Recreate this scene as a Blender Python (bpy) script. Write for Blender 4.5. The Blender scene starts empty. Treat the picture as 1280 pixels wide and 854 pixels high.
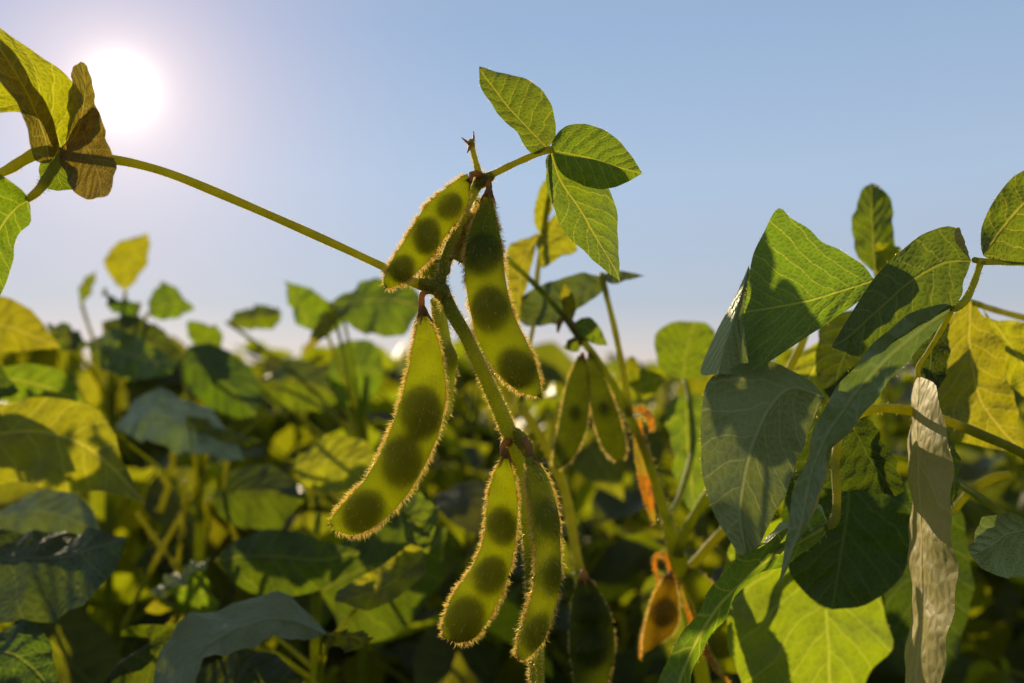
import bpy, math, random
import numpy as np
from mathutils import Vector, Matrix

random.seed(7); rng = np.random.default_rng(7)
sc = bpy.context.scene
R = math.radians

# ------------------------------------------------------------------ camera
H = 0.72                      # camera height above the soil
PITCH = R(2.44)
F = 1244.4                    # focal length in photo pixels
cam = bpy.data.cameras.new('camera'); cob = bpy.data.objects.new('camera', cam)
sc.collection.objects.link(cob); sc.camera = cob
cob.location = (0, 0, H); cob.rotation_euler = (R(90) + PITCH, 0, 0)
cam.lens = 35; cam.sensor_width = 36; cam.clip_start = 0.01; cam.clip_end = 3000
cam.dof.use_dof = True; cam.dof.focus_distance = 0.226; cam.dof.aperture_fstop = 12.5
cam.dof.aperture_blades = 0

FWD = np.array([0, math.cos(PITCH), math.sin(PITCH)])
UP = np.array([0, -math.sin(PITCH), math.cos(PITCH)])
RT = np.array([1.0, 0, 0]); CP = np.array([0, 0, H])
def P(x, y, d):
    """point whose photo pixel is x, y at distance d along the view axis"""
    return CP + d * (FWD + RT * (x - 640) / F - UP * (y - 427) / F)

# ------------------------------------------------------------------ light
sd = P(150, 112, 1.0) - CP; sd = sd / np.linalg.norm(sd)
ELEV = math.asin(sd[2]); AZ = math.atan2(sd[0], sd[1])    # azimuth from +Y towards +X
w = bpy.data.worlds.new('World'); sc.world = w; w.use_nodes = True
nt = w.node_tree; nt.nodes.clear()
out = nt.nodes.new('ShaderNodeOutputWorld')
sky = nt.nodes.new('ShaderNodeTexSky'); sky.sky_type = 'NISHITA'; sky.sun_disc = False
sky.sun_elevation = ELEV; sky.sun_rotation = AZ; sky.air_density = 1.0; sky.dust_density = 0.1; sky.ozone_density = 2.0
bg = nt.nodes.new('ShaderNodeBackground'); bg.inputs[1].default_value = 0.02
skt = nt.nodes.new('ShaderNodeMix'); skt.data_type = 'RGBA'; skt.blend_type = 'MULTIPLY'; skt.inputs[0].default_value = 1
nt.links.new(sky.outputs[0], skt.inputs[6]); skt.inputs[7].default_value = (.72, .86, 1.1, 1); nt.links.new(skt.outputs[2], bg.inputs[0])
tc = nt.nodes.new('ShaderNodeTexCoord')
dt = nt.nodes.new('ShaderNodeVectorMath'); dt.operation = 'DOT_PRODUCT'
nt.links.new(tc.outputs['Generated'], dt.inputs[0]); dt.inputs[1].default_value = tuple(sd)
sep = nt.nodes.new('ShaderNodeSeparateXYZ'); nt.links.new(tc.outputs['Generated'], sep.inputs[0])
# pale evening air: light scattered in thin haze, whiter towards the horizon
rmp = nt.nodes.new('ShaderNodeValToRGB'); nt.links.new(sep.outputs[2], rmp.inputs[0])
el = rmp.color_ramp.elements
el[0].position = 0.0; el[0].color = (.66, .50, .46, 1); el[1].position = 1.0; el[1].color = (.27, .28, .28, 1)
for p_, c_ in ((.08, (.40, .42, .48, 1)), (.2, (.38, .47, .59, 1)), (.34, (.29, .40, .56, 1)), (.6, (.31, .34, .38, 1))):
    e = el.new(p_); e.color = c_
hz = nt.nodes.new('ShaderNodeBackground'); nt.links.new(rmp.outputs[0], hz.inputs[0]); 
az_ = nt.nodes.new('ShaderNodeMapRange'); nt.links.new(dt.outputs['Value'], az_.inputs[0])      # the air is darker away from the sun
for i_, v_ in zip((1, 2, 3, 4), (-.7, .45, .68, 1.0)): az_.inputs[i_].default_value = v_
nt.links.new(az_.outputs[0], hz.inputs[1])
def aureole(power, strength, col):
    cl = nt.nodes.new('ShaderNodeMath'); cl.operation = 'MAXIMUM'; nt.links.new(dt.outputs['Value'], cl.inputs[0]); cl.inputs[1].default_value = 0
    pw = nt.nodes.new('ShaderNodeMath'); pw.operation = 'POWER'; nt.links.new(cl.outputs[0], pw.inputs[0]); pw.inputs[1].default_value = power
    ml = nt.nodes.new('ShaderNodeMath'); ml.operation = 'MULTIPLY'; nt.links.new(pw.outputs[0], ml.inputs[0]); ml.inputs[1].default_value = strength
    b = nt.nodes.new('ShaderNodeBackground'); b.inputs[0].default_value = (*col, 1); nt.links.new(ml.outputs[0], b.inputs[1])
    return b
last = nt.nodes.new('ShaderNodeAddShader'); nt.links.new(bg.outputs[0], last.inputs[0]); nt.links.new(hz.outputs[0], last.inputs[1])
for a in ((9000, 8.0, (1, .93, .80)), (1900, .7, (1, .84, .66)), (300, .28, (1, .70, .42)), (60, .26, (1, .34, .06))):
    b = aureole(*a); ad = nt.nodes.new('ShaderNodeAddShader')
    nt.links.new(last.outputs[0], ad.inputs[0]); nt.links.new(b.outputs[0], ad.inputs[1]); last = ad
nt.links.new(last.outputs[0], out.inputs[0])
sl = bpy.data.lights.new('sun', 'SUN'); sl.energy = 5.0; sl.angle = R(0.53); sl.color = (1, .80, .50)
so = bpy.data.objects.new('sun', sl); sc.collection.objects.link(so)
so.rotation_euler = Vector(sd).to_track_quat('Z', 'Y').to_euler(); so.location = (0, 0, 5)
sc.view_settings.view_transform = 'Standard'; sc.view_settings.look = 'None'
sc.view_settings.exposure = 0.0; sc.view_settings.gamma = 1.0
cy = sc.cycles
cy.max_bounces = 8; cy.transmission_bounces = 6; cy.diffuse_bounces = 5; cy.glossy_bounces = 2; cy.transparent_max_bounces = 8
cy.caustics_reflective = False; cy.caustics_refractive = False; cy.sample_clamp_indirect = 4.0

# ------------------------------------------------------------------ materials
class N:
    def __init__(s, name):
        s.m = bpy.data.materials.new(name); s.m.use_nodes = True; s.t = s.m.node_tree; s.t.nodes.clear()
        s.o = s.n('OutputMaterial')
    def n(s, typ, **kw):
        x = s.t.nodes.new('ShaderNode' + typ)
        for k, v in kw.items(): setattr(x, k, v)
        return x
    def l(s, a, b): s.t.links.new(a, b)
    def math(s, op, a, b=None, c=None, clamp=False):
        x = s.n('Math', operation=op); x.use_clamp = clamp
        for i, v in enumerate((a, b, c)):
            if v is None: continue
            if isinstance(v, (int, float)): x.inputs[i].default_value = v
            else: s.l(v, x.inputs[i])
        return x.outputs[0]
    def ramp(s, v, lo, hi, a=0., b=1.):
        x = s.n('MapRange'); x.interpolation_type = 'SMOOTHSTEP'; s.l(v, x.inputs[0])
        for i, q in zip((1, 2, 3, 4), (lo, hi, a, b)): x.inputs[i].default_value = q
        return x.outputs[0]
    def mix(s, f, a, b):
        x = s.n('Mix', data_type='RGBA')
        if isinstance(f, (int, float)): x.inputs[0].default_value = f
        else: s.l(f, x.inputs[0])
        for i, v in ((6, a), (7, b)):
            if isinstance(v, tuple): x.inputs[i].default_value = (*v, 1)
            else: s.l(v, x.inputs[i])
        return x.outputs[2]
    def noise(s, scale, detail=3, vec=None, rough=.5):
        x = s.n('TexNoise'); x.inputs['Scale'].default_value = scale; x.inputs['Detail'].default_value = detail; x.inputs['Roughness'].default_value = rough
        if vec is not None: s.l(vec, x.inputs['Vector'])
        return x.outputs[0]

def leaf_mat(name, top, under, trans, vein, tmix=.5, rough=.45, spec=.5, bump=1.0, blot=0.0, nv=8.0):
    M = N(name)
    uv = M.n('UVMap', uv_map='flat'); sp = M.n('SeparateXYZ'); M.l(uv.outputs[0], sp.inputs[0])
    X, Y = sp.outputs[0], sp.outputs[1]
    aY = M.math('ABSOLUTE', Y)
    wob = M.math('MULTIPLY', M.math('SUBTRACT', M.noise(5, 2, uv.outputs[0]), .5), .10)
    side = M.math('MULTIPLY', M.math('GREATER_THAN', Y, 0.), .5)
    a = M.math('SUBTRACT', X, M.math('MULTIPLY', aY, .95))
    a = M.math('ADD', a, M.math('MULTIPLY', M.math('MULTIPLY', aY, aY), .55))
    a = M.math('ADD', M.math('MULTIPLY', M.math('ADD', a, wob), nv), side)
    fr = M.math('ABSOLUTE', M.math('SUBTRACT', M.math('FRACT', a), .5))
    sec = M.math('SUBTRACT', 1., M.ramp(fr, .0, .07))
    mid = M.math('SUBTRACT', 1., M.ramp(aY, .003, .014))
    vn = M.n('TexVoronoi', voronoi_dimensions='2D', feature='DISTANCE_TO_EDGE'); vn.inputs['Scale'].default_value = 26
    M.l(uv.outputs[0], vn.inputs['Vector'])
    ter = M.math('SUBTRACT', 1., M.ramp(vn.outputs['Distance'], .0, .10))
    vn2 = M.n('TexVoronoi', voronoi_dimensions='2D', feature='DISTANCE_TO_EDGE'); vn2.inputs['Scale'].default_value = 75
    M.l(uv.outputs[0], vn2.inputs['Vector'])
    ter2 = M.math('SUBTRACT', 1., M.ramp(vn2.outputs['Distance'], .0, .14))
    vm = M.math('MAXIMUM', M.math('MAXIMUM', mid, M.math('MULTIPLY', sec, .75)), M.math('MAXIMUM', M.math('MULTIPLY', ter, .33), M.math('MULTIPLY', ter2, .13)))
    oi = M.n('ObjectInfo')
    big = M.noise(9, 4, uv.outputs[0])
    # puckered blade between the veins
    puck = M.math('ADD', M.math('MULTIPLY', M.ramp(fr, .0, .5), .7), M.math('MULTIPLY', M.ramp(vn.outputs['Distance'], 0, .5), .35))
    puck = M.math('ADD', puck, M.math('MULTIPLY', M.noise(22, 4, uv.outputs[0]), .45))
    height = M.math('SUBTRACT', puck, M.math('MULTIPLY', mid, .8))
    bp = M.n('Bump'); bp.inputs['Strength'].default_value = .55 * bump; bp.inputs['Distance'].default_value = .0011; M.l(height, bp.inputs['Height'])
    geo = M.n('NewGeometry')
    tp = M.mix(M.ramp(big, .3, .7), tuple(c * .75 for c in top), tuple(c * 1.25 for c in top))
    tp = M.mix(M.math('MULTIPLY', vm, .32), tp, tuple(min(1, c * 1.2 + .06) for c in top))
    un = M.mix(M.math('MULTIPLY', vm, .35), under, tuple(min(1, c * 1.3 + .05) for c in under))
    base = M.mix(geo.outputs['Backfacing'], tp, un)
    hv = M.n('HueSaturation'); M.l(base, hv.inputs['Color'])
    hv.inputs['Hue'].default_value = .5
    M.l(M.math('ADD', .8, M.math('MULTIPLY', oi.outputs['Random'], .4)), hv.inputs['Value'])
    col = hv.outputs[0]
    tr = M.mix(M.ramp(big, .3, .75), tuple(c * .72 for c in trans), trans)
    tr = M.mix(vm, tr, vein)
    hv2 = M.n('HueSaturation'); M.l(tr, hv2.inputs['Color'])
    M.l(M.math('ADD', .485, M.math('MULTIPLY', oi.outputs['Random'], .03)), hv2.inputs['Hue'])
    M.l(M.math('ADD', .8, M.math('MULTIPLY', oi.outputs['Random'], .35)), hv2.inputs['Value'])
    tr = hv2.outputs[0]
    if blot:
        bl = M.ramp(M.noise(13, 3, uv.outputs[0]), .70, .76)
        bl = M.math('MULTIPLY', bl, blot)
        tr = M.mix(bl, tr, (.25, .12, .02)); col = M.mix(bl, col, (.16, .09, .03))
    pr = M.n('BsdfPrincipled'); M.l(col, pr.inputs['Base Color'])
    M.l(M.math('ADD', rough - .08, M.math('MULTIPLY', M.noise(30, 3, uv.outputs[0]), .2)), pr.inputs['Roughness'])
    pr.inputs['Specular IOR Level'].default_value = spec; M.l(bp.outputs[0], pr.inputs['Normal'])
    ts = M.n('BsdfTranslucent'); M.l(tr, ts.inputs[0]); M.l(bp.outputs[0], ts.inputs['Normal'])
    mx = M.n('MixShader'); mx.inputs[0].default_value = tmix; M.l(pr.outputs[0], mx.inputs[1]); M.l(ts.outputs[0], mx.inputs[2])
    M.l(mx.outputs[0], M.o.inputs[0])
    return M.m

def shell_mat(name, col, trans, tmix=.6, rough=.55, scale=900, spec=.35, bump=.3, spots=None):
    M = N(name)
    tc = M.n('TexCoord'); ob = tc.outputs['Object']
    n1 = M.noise(scale * .25, 4, ob); n2 = M.noise(scale * 2.2, 3, ob)
    f = M.ramp(n1, .3, .7)
    c = M.mix(f, tuple(q * .8 for q in col), tuple(q * 1.2 for q in col))
    t = M.mix(f, tuple(q * .82 for q in trans), trans)
    if spots:
        k = M.ramp(M.noise(scale * .55, 4, ob, .6), .48, .62); c = M.mix(k, c, spots); t = M.mix(k, t, tuple(q * 3 for q in spots))
        k2 = M.ramp(M.noise(scale * .18, 2, ob), .45, .65); t = M.mix(k2, t, (.55, .42, .03))
    bp = M.n('Bump'); bp.inputs['Strength'].default_value = bump; bp.inputs['Distance'].default_value = .0003; M.l(n2, bp.inputs['Height'])
    pr = M.n('BsdfPrincipled'); M.l(c, pr.inputs['Base Color']); pr.inputs['Roughness'].default_value = rough
    pr.inputs['Specular IOR Level'].default_value = spec; M.l(bp.outputs[0], pr.inputs['Normal'])
    ts = M.n('BsdfTranslucent'); M.l(t, ts.inputs[0]); M.l(bp.outputs[0], ts.inputs['Normal'])
    mx = M.n('MixShader'); mx.inputs[0].default_value = tmix; M.l(pr.outputs[0], mx.inputs[1]); M.l(ts.outputs[0], mx.inputs[2])
    M.l(mx.outputs[0], M.o.inputs[0]); return M.m

G_TRANS = (.27, .41, .006); G_VEIN = (.66, .66, .05)
M_LEAF = leaf_mat('soy leaf blade', (.028, .060, .010), (.07, .11, .03), G_TRANS, G_VEIN, bump=.75, spec=.38, blot=.25)
M_LIT = leaf_mat('sunlit leaf blade', (.04, .075, .010), (.08, .12, .03), (.44, .52, .006), (.62, .66, .04), spec=.35)  # brighter copy of the leaf blade, sunlight put into its colours
M_SHADE = leaf_mat('shaded leaf blade', (.018, .038, .010), (.03, .055, .015), (.10, .15, .005), (.2, .26, .02), spec=.3, tmix=.45)  # dark copy of the leaf blade with the shade put into its colours
M_LEAFY = leaf_mat('bright yellow green leaf blade', (.04, .07, .010), (.09, .12, .03), (.58, .56, .006), (.85, .76, .06), spec=.35)  # brighter, yellower copy of the plain leaf blade
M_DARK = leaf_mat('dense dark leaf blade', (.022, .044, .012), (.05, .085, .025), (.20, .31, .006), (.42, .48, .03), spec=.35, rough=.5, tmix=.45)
M_BLUE = leaf_mat('sky sheen leaf blade', (.20, .255, .125), (.21, .265, .125), (.20, .28, .02), (.30, .34, .05), tmix=.35, rough=.45, spec=.5)  # sheen of the sky is put into a paler base colour
M_PALE = leaf_mat('pale leaf underside', (.31, .38, .13), (.32, .39, .135), (.20, .26, .03), (.42, .46, .14), tmix=.34, rough=.5, bump=.9)
M_GOLDLIT = leaf_mat('golden lit rolled leaf', (.45, .37, .10), (.45, .37, .10), (.5, .46, .07), (.6, .56, .12), tmix=.35, rough=.55, bump=.75)  # golden sunlight on the blade is put into this cream base
M_FIELD = leaf_mat('field leaf blade', (.016, .036, .006), (.036, .065, .014), (.44, .49, .006), (.70, .68, .03), blot=.5, bump=.6, spec=.28)
M_BRONZE = leaf_mat('bronzed curled leaf', (.06, .05, .015), (.09, .075, .03), (.42, .31, .02), (.6, .46, .08), blot=.6)
M_POD = shell_mat('pod shell', (.07, .12, .010), (.68, .72, .012), tmix=.66)
M_PODY = shell_mat('ripening pod shell', (.14, .11, .012), (.66, .50, .02), tmix=.66)
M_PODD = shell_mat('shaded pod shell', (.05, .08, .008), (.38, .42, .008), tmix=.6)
M_BEAN = shell_mat('green bean', (.07, .085, .010), (.62, .58, .02), tmix=.6)
M_STEM = shell_mat('green stem', (.08, .125, .012), (.66, .70, .02), tmix=.55)
M_STEMY = shell_mat('yellow green stalk', (.13, .175, .02), (.80, .76, .03), tmix=.55)
M_CALYX = shell_mat('brown calyx', (.26, .15, .045), (.75, .45, .08), tmix=.5)
M_ORANGE = shell_mat('dried orange pod husk', (.36, .12, .012), (.95, .34, .012), tmix=.5, scale=500, spots=(.10, .045, .012))
def hair_mat():
    M = N('golden hairs')
    d = M.n('BsdfDiffuse'); d.inputs[0].default_value = (.85, .60, .17, 1)
    t = M.n('BsdfTranslucent'); t.inputs[0].default_value = (1.0, .76, .16, 1)
    g = M.n('BsdfGlossy'); g.inputs[0].default_value = (1, .9, .6, 1); g.inputs['Roughness'].default_value = .35
    mx = M.n('MixShader'); mx.inputs[0].default_value = .8; M.l(d.outputs[0], mx.inputs[1]); M.l(t.outputs[0], mx.inputs[2])
    m2 = M.n('MixShader'); m2.inputs[0].default_value = .15; M.l(mx.outputs[0], m2.inputs[1]); M.l(g.outputs[0], m2.inputs[2])
    M.l(m2.outputs[0], M.o.inputs[0]); return M.m
M_HAIR = hair_mat()
def soil_mat():
    M = N('dry soil'); tc = M.n('TexCoord')
    n = M.noise(14, 8, tc.outputs['Object'], .65); n2 = M.noise(1.3, 3, tc.outputs['Object'])
    c = M.mix(M.ramp(n, .35, .7), (.035, .024, .015), (.075, .055, .035)); c = M.mix(M.ramp(n2, .4, .6), c, (.05, .037, .024))
    bp = M.n('Bump'); bp.inputs['Strength'].default_value = .8; bp.inputs['Distance'].default_value = .02; M.l(n, bp.inputs['Height'])
    p = M.n('BsdfPrincipled'); M.l(c, p.inputs['Base Color']); p.inputs['Roughness'].default_value = .95; M.l(bp.outputs[0], p.inputs['Normal'])
    M.l(p.outputs[0], M.o.inputs[0]); return M.m

# ------------------------------------------------------------------ object helpers
COL = sc.collection
def mesh(name, V, Fc, mat, parent=None, root=None, uv=None, smooth=True):
    me = bpy.data.meshes.new(name)
    V = np.asarray(V, float)
    if root is not None: V = V - np.array(root.location)
    me.from_pydata(V.tolist(), [], Fc if isinstance(Fc, list) else Fc.tolist())
    if uv is not None:
        l = me.uv_layers.new(name='flat'); vi = np.empty(len(me.loops), int); me.loops.foreach_get('vertex_index', vi)
        l.data.foreach_set('uv', np.asarray(uv, np.float32)[vi].ravel())
    if smooth: me.polygons.foreach_set('use_smooth', [True] * len(me.polygons))
    me.materials.append(mat); me.update()
    o = bpy.data.objects.new(name, me); COL.objects.link(o)
    if parent is not None: o.parent = parent
    return o
def thing(name, loc, label, cat, group=None):
    o = bpy.data.objects.new(name, None); COL.objects.link(o); o.location = tuple(loc); o.empty_display_size = .02
    o['label'] = label; o['category'] = cat
    if group: o['group'] = group
    return o
def catmull(pts, n):
    """resample a polyline smoothly to n points evenly by arc length"""
    p = np.asarray(pts, float)
    if len(p) == 2:
        t = np.linspace(0, 1, n)[:, None]; return p[0] * (1 - t) + p[1] * t
    q = np.vstack([2 * p[0] - p[1], p, 2 * p[-1] - p[-2]]); out = []
    for i in range(1, len(q) - 2):
        t = np.linspace(0, 1, 16, endpoint=False)[:, None]
        a, b, c, d = q[i - 1], q[i], q[i + 1], q[i + 2]
        out.append(.5 * ((2 * b) + (-a + c) * t + (2 * a - 5 * b + 4 * c - d) * t * t + (-a + 3 * b - 3 * c + d) * t ** 3))
    out.append(p[-1:]); c = np.vstack(out)
    s = np.r_[0, np.cumsum(np.linalg.norm(np.diff(c[:, :3], axis=0), axis=1))]; s /= s[-1] if s[-1] > 0 else 1
    u = np.linspace(0, 1, n)
    return np.stack([np.interp(u, s, c[:, k]) for k in range(c.shape[1])], 1)
def nrm(v): return v / (np.linalg.norm(v, axis=-1, keepdims=True) + 1e-12)
class Geo:
    def __init__(s): s.V = []; s.F = []; s.U = []; s.n = 0
    def add(s, V, Fc, U=None):
        s.V.append(V); s.F += [tuple(int(i) + s.n for i in f) for f in Fc]; s.n += len(V)
        s.U.append(U if U is not None else np.zeros((len(V), 2)))
    def make(s, name, mat, parent=None, root=None): return mesh(name, np.vstack(s.V), s.F, mat, parent, root, np.vstack(s.U))

def tube_geo(path, rad, sides=10, g=None, cap=True):
    path = np.asarray(path); n = len(path); T = nrm(np.gradient(path, axis=0))
    ref = np.array([0, 1., 0]) if abs(T[0][1]) < .9 else np.array([1., 0, 0])
    a = nrm(np.cross(T, ref)); b = np.cross(T, a)
    th = np.linspace(0, 2 * math.pi, sides, endpoint=False)
    V = (path[:, None] + rad[:, None, None] * (a[:, None] * np.cos(th)[None, :, None] + b[:, None] * np.sin(th)[None, :, None])).reshape(-1, 3)
    Fc = [(i * sides + j, i * sides + (j + 1) % sides, (i + 1) * sides + (j + 1) % sides, (i + 1) * sides + j) for i in range(n - 1) for j in range(sides)]
    if cap: Fc += [tuple(range(sides))[::-1], tuple((n - 1) * sides + j for j in range(sides))]
    g = g or Geo(); g.add(V, Fc); return g
def hairs_geo(Pt, D, L, r0, g=None):
    """tapered curved hairs; Pt roots, D directions, L lengths"""
    n = len(Pt); D = nrm(D); ref = nrm(rng.normal(size=(n, 3))); a = nrm(np.cross(D, ref)); b = np.cross(D, a)
    bend = (rng.normal(size=(n, 1)) * .22) * a + np.array([[0, 0, -.12]])
    V = np.zeros((n, 5, 3))
    V[:, 0] = Pt - a * r0; V[:, 1] = Pt + a * r0
    V[:, 2] = Pt + (D * .55 + bend * .25) * L[:, None] - a * r0 * .8; V[:, 3] = V[:, 2] + a * r0 * 1.6
    V[:, 4] = Pt + (D + bend) * L[:, None]
    f = np.array([(0, 1, 3), (0, 3, 2), (2, 3, 4)])
    Fc = (f[None] + (np.arange(n) * 5)[:, None, None]).reshape(-1, 3)
    g = g or Geo(); g.add(V.reshape(-1, 3), Fc.tolist()); return g
def fuzz(parent, root, Pt, D, L, r0=.000045, name='hairs'):
    o = hairs_geo(Pt, D, L, r0).make(name, M_HAIR, parent, root); o['kind'] = 'stuff'; return o

def px(pts, d0, d1=None):
    """photo pixels (x, y) or (x, y, depth) to points, depth running d0..d1"""
    d1 = d0 if d1 is None else d1; m = max(1, len(pts) - 1)
    return np.array([P(p[0], p[1], p[2] if len(p) > 2 else d0 + (d1 - d0) * i / m) for i, p in enumerate(pts)])

# stalk or stem: list of (x, y, depth, radius in pixels at that depth)
def stalk(name, pts, mat, parent, root, hair=0, hl=.0011, n=None, sides=10, rscale=1.0):
    q = np.array([[*P(x, y, d), r * d / F] for x, y, d, r in pts]); n = n or max(8, 7 * len(pts))
    c = catmull(q, n); path, rad = c[:, :3], c[:, 3] * rscale
    rad = rad * (1 + .05 * np.sin(np.linspace(0, 23, n)))
    o = tube_geo(path, rad, sides).make(name, mat, parent, root)
    if hair:
        i = rng.random(hair) * (n - 1.001); k = i.astype(int); f = (i - k)[:, None]
        pp = path[k] * (1 - f) + path[k + 1] * f; rr = rad[k]
        T = nrm(path[k + 1] - path[k]); v = rng.normal(size=(hair, 3)); v = nrm(v - (v * T).sum(1, keepdims=True) * T)
        fuzz(o, root, pp + v * rr[:, None] * .9, v + T * rng.normal(size=(hair, 1)) * .35, hl * (.5 + rng.random(hair)))
    return o, path

# leaf blade between a left margin, a midrib and a right margin
def blade(Lp, Mp, Rp, nu=30, nv=8, wave=.0006, bulge=0.0, seed=None, g=None, rip=3.0):
    L = catmull(np.vstack([Mp[0], Lp, Mp[-1]]), nu); Mi = catmull(Mp, nu); Rr = catmull(np.vstack([Mp[0], Rp, Mp[-1]]), nu)
    length = np.linalg.norm(np.diff(Mi, axis=0), axis=1).sum()
    rs = np.random.default_rng(seed if seed is not None else random.randrange(10 ** 6))
    rows = []; U = []
    tv = np.linspace(1, 0, nv + 1)
    side = [(L, t, -1) for t in tv] + [(Rr, t, 1) for t in tv[::-1][1:]]
    T = nrm(np.gradient(Mi, axis=0)); Nn = nrm(np.cross(Rr - L + 1e-9, T))
    ph = rs.random(4) * 6.3; u = np.linspace(0, 1, nu)
    for E, t, s in side:
        p = Mi * (1 - t) + E * t
        wd = np.linalg.norm(E - Mi, axis=1)
        p = p + Nn * (bulge * math.sin(math.pi * t) * wd[:, None])
        amp = wave * (.25 + t) * np.sin(np.pi * u) ** .5
        p = p + Nn * (amp * (np.sin(u * 6.3 * rip + ph[0 if s < 0 else 1] + t * 1.5) + .6 * np.sin(u * 6.3 * rip * 2.3 + ph[2 if s < 0 else 3] - t * 2)))[:, None]
        # veins run slightly sunk and the blade puffs between them
        rows.append(p); U.append(np.stack([u, s * t * wd / length], 1))
    V = np.stack(rows, 1).reshape(-1, 3); U = np.stack(U, 1).reshape(-1, 2); m = 2 * nv + 1
    Fc = [(i * m + j, i * m + j + 1, (i + 1) * m + j + 1, (i + 1) * m + j) for i in range(nu - 1) for j in range(m - 1)]
    g = g or Geo(); g.add(V, Fc, U); return g, L, Mi, Rr

def leaf(root, parent, mat, L, M, Rt, d=(.226, .226), dl=0, dr=0, hair=0, stalk_pts=None, name='leaflet', label=None, **kw):
    """L, M, Rt: photo pixels of left margin, midrib (base..tip) and right margin; depths vary d[0]..d[1], margins offset dl, dr"""
    def dep(pts, off, ends):
        m = len(pts); o = []
        for i, p in enumerate(pts):
            u = i / max(1, m - 1) if ends else (i + 1) / (m + 1)
            o.append(P(p[0], p[1], p[2] if len(p) > 2 else d[0] + (d[1] - d[0]) * u + off * math.sin(math.pi * u) ** .6))
        return np.array(o)
    g, l, m, r = blade(dep(L, dl, False), dep(M, 0, True), dep(Rt, dr, False), **kw)
    o = g.make(name, mat, parent, root)
    if label: o['label'] = label
    if hair:
        E = np.vstack([l, r]); k = rng.integers(0, len(E) - 1, hair); f = rng.random((hair, 1))
        ok = (k != len(l) - 1); k = k[ok]; f = f[ok]; pt = E[k] * (1 - f) + E[k + 1] * f
        c = np.vstack([m, m])[k]; dirn = nrm(pt - c) + rng.normal(size=pt.shape) * .45
        fuzz(o, root, pt, dirn, .0007 * (.4 + rng.random(len(pt))), .00004)
    return o

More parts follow.
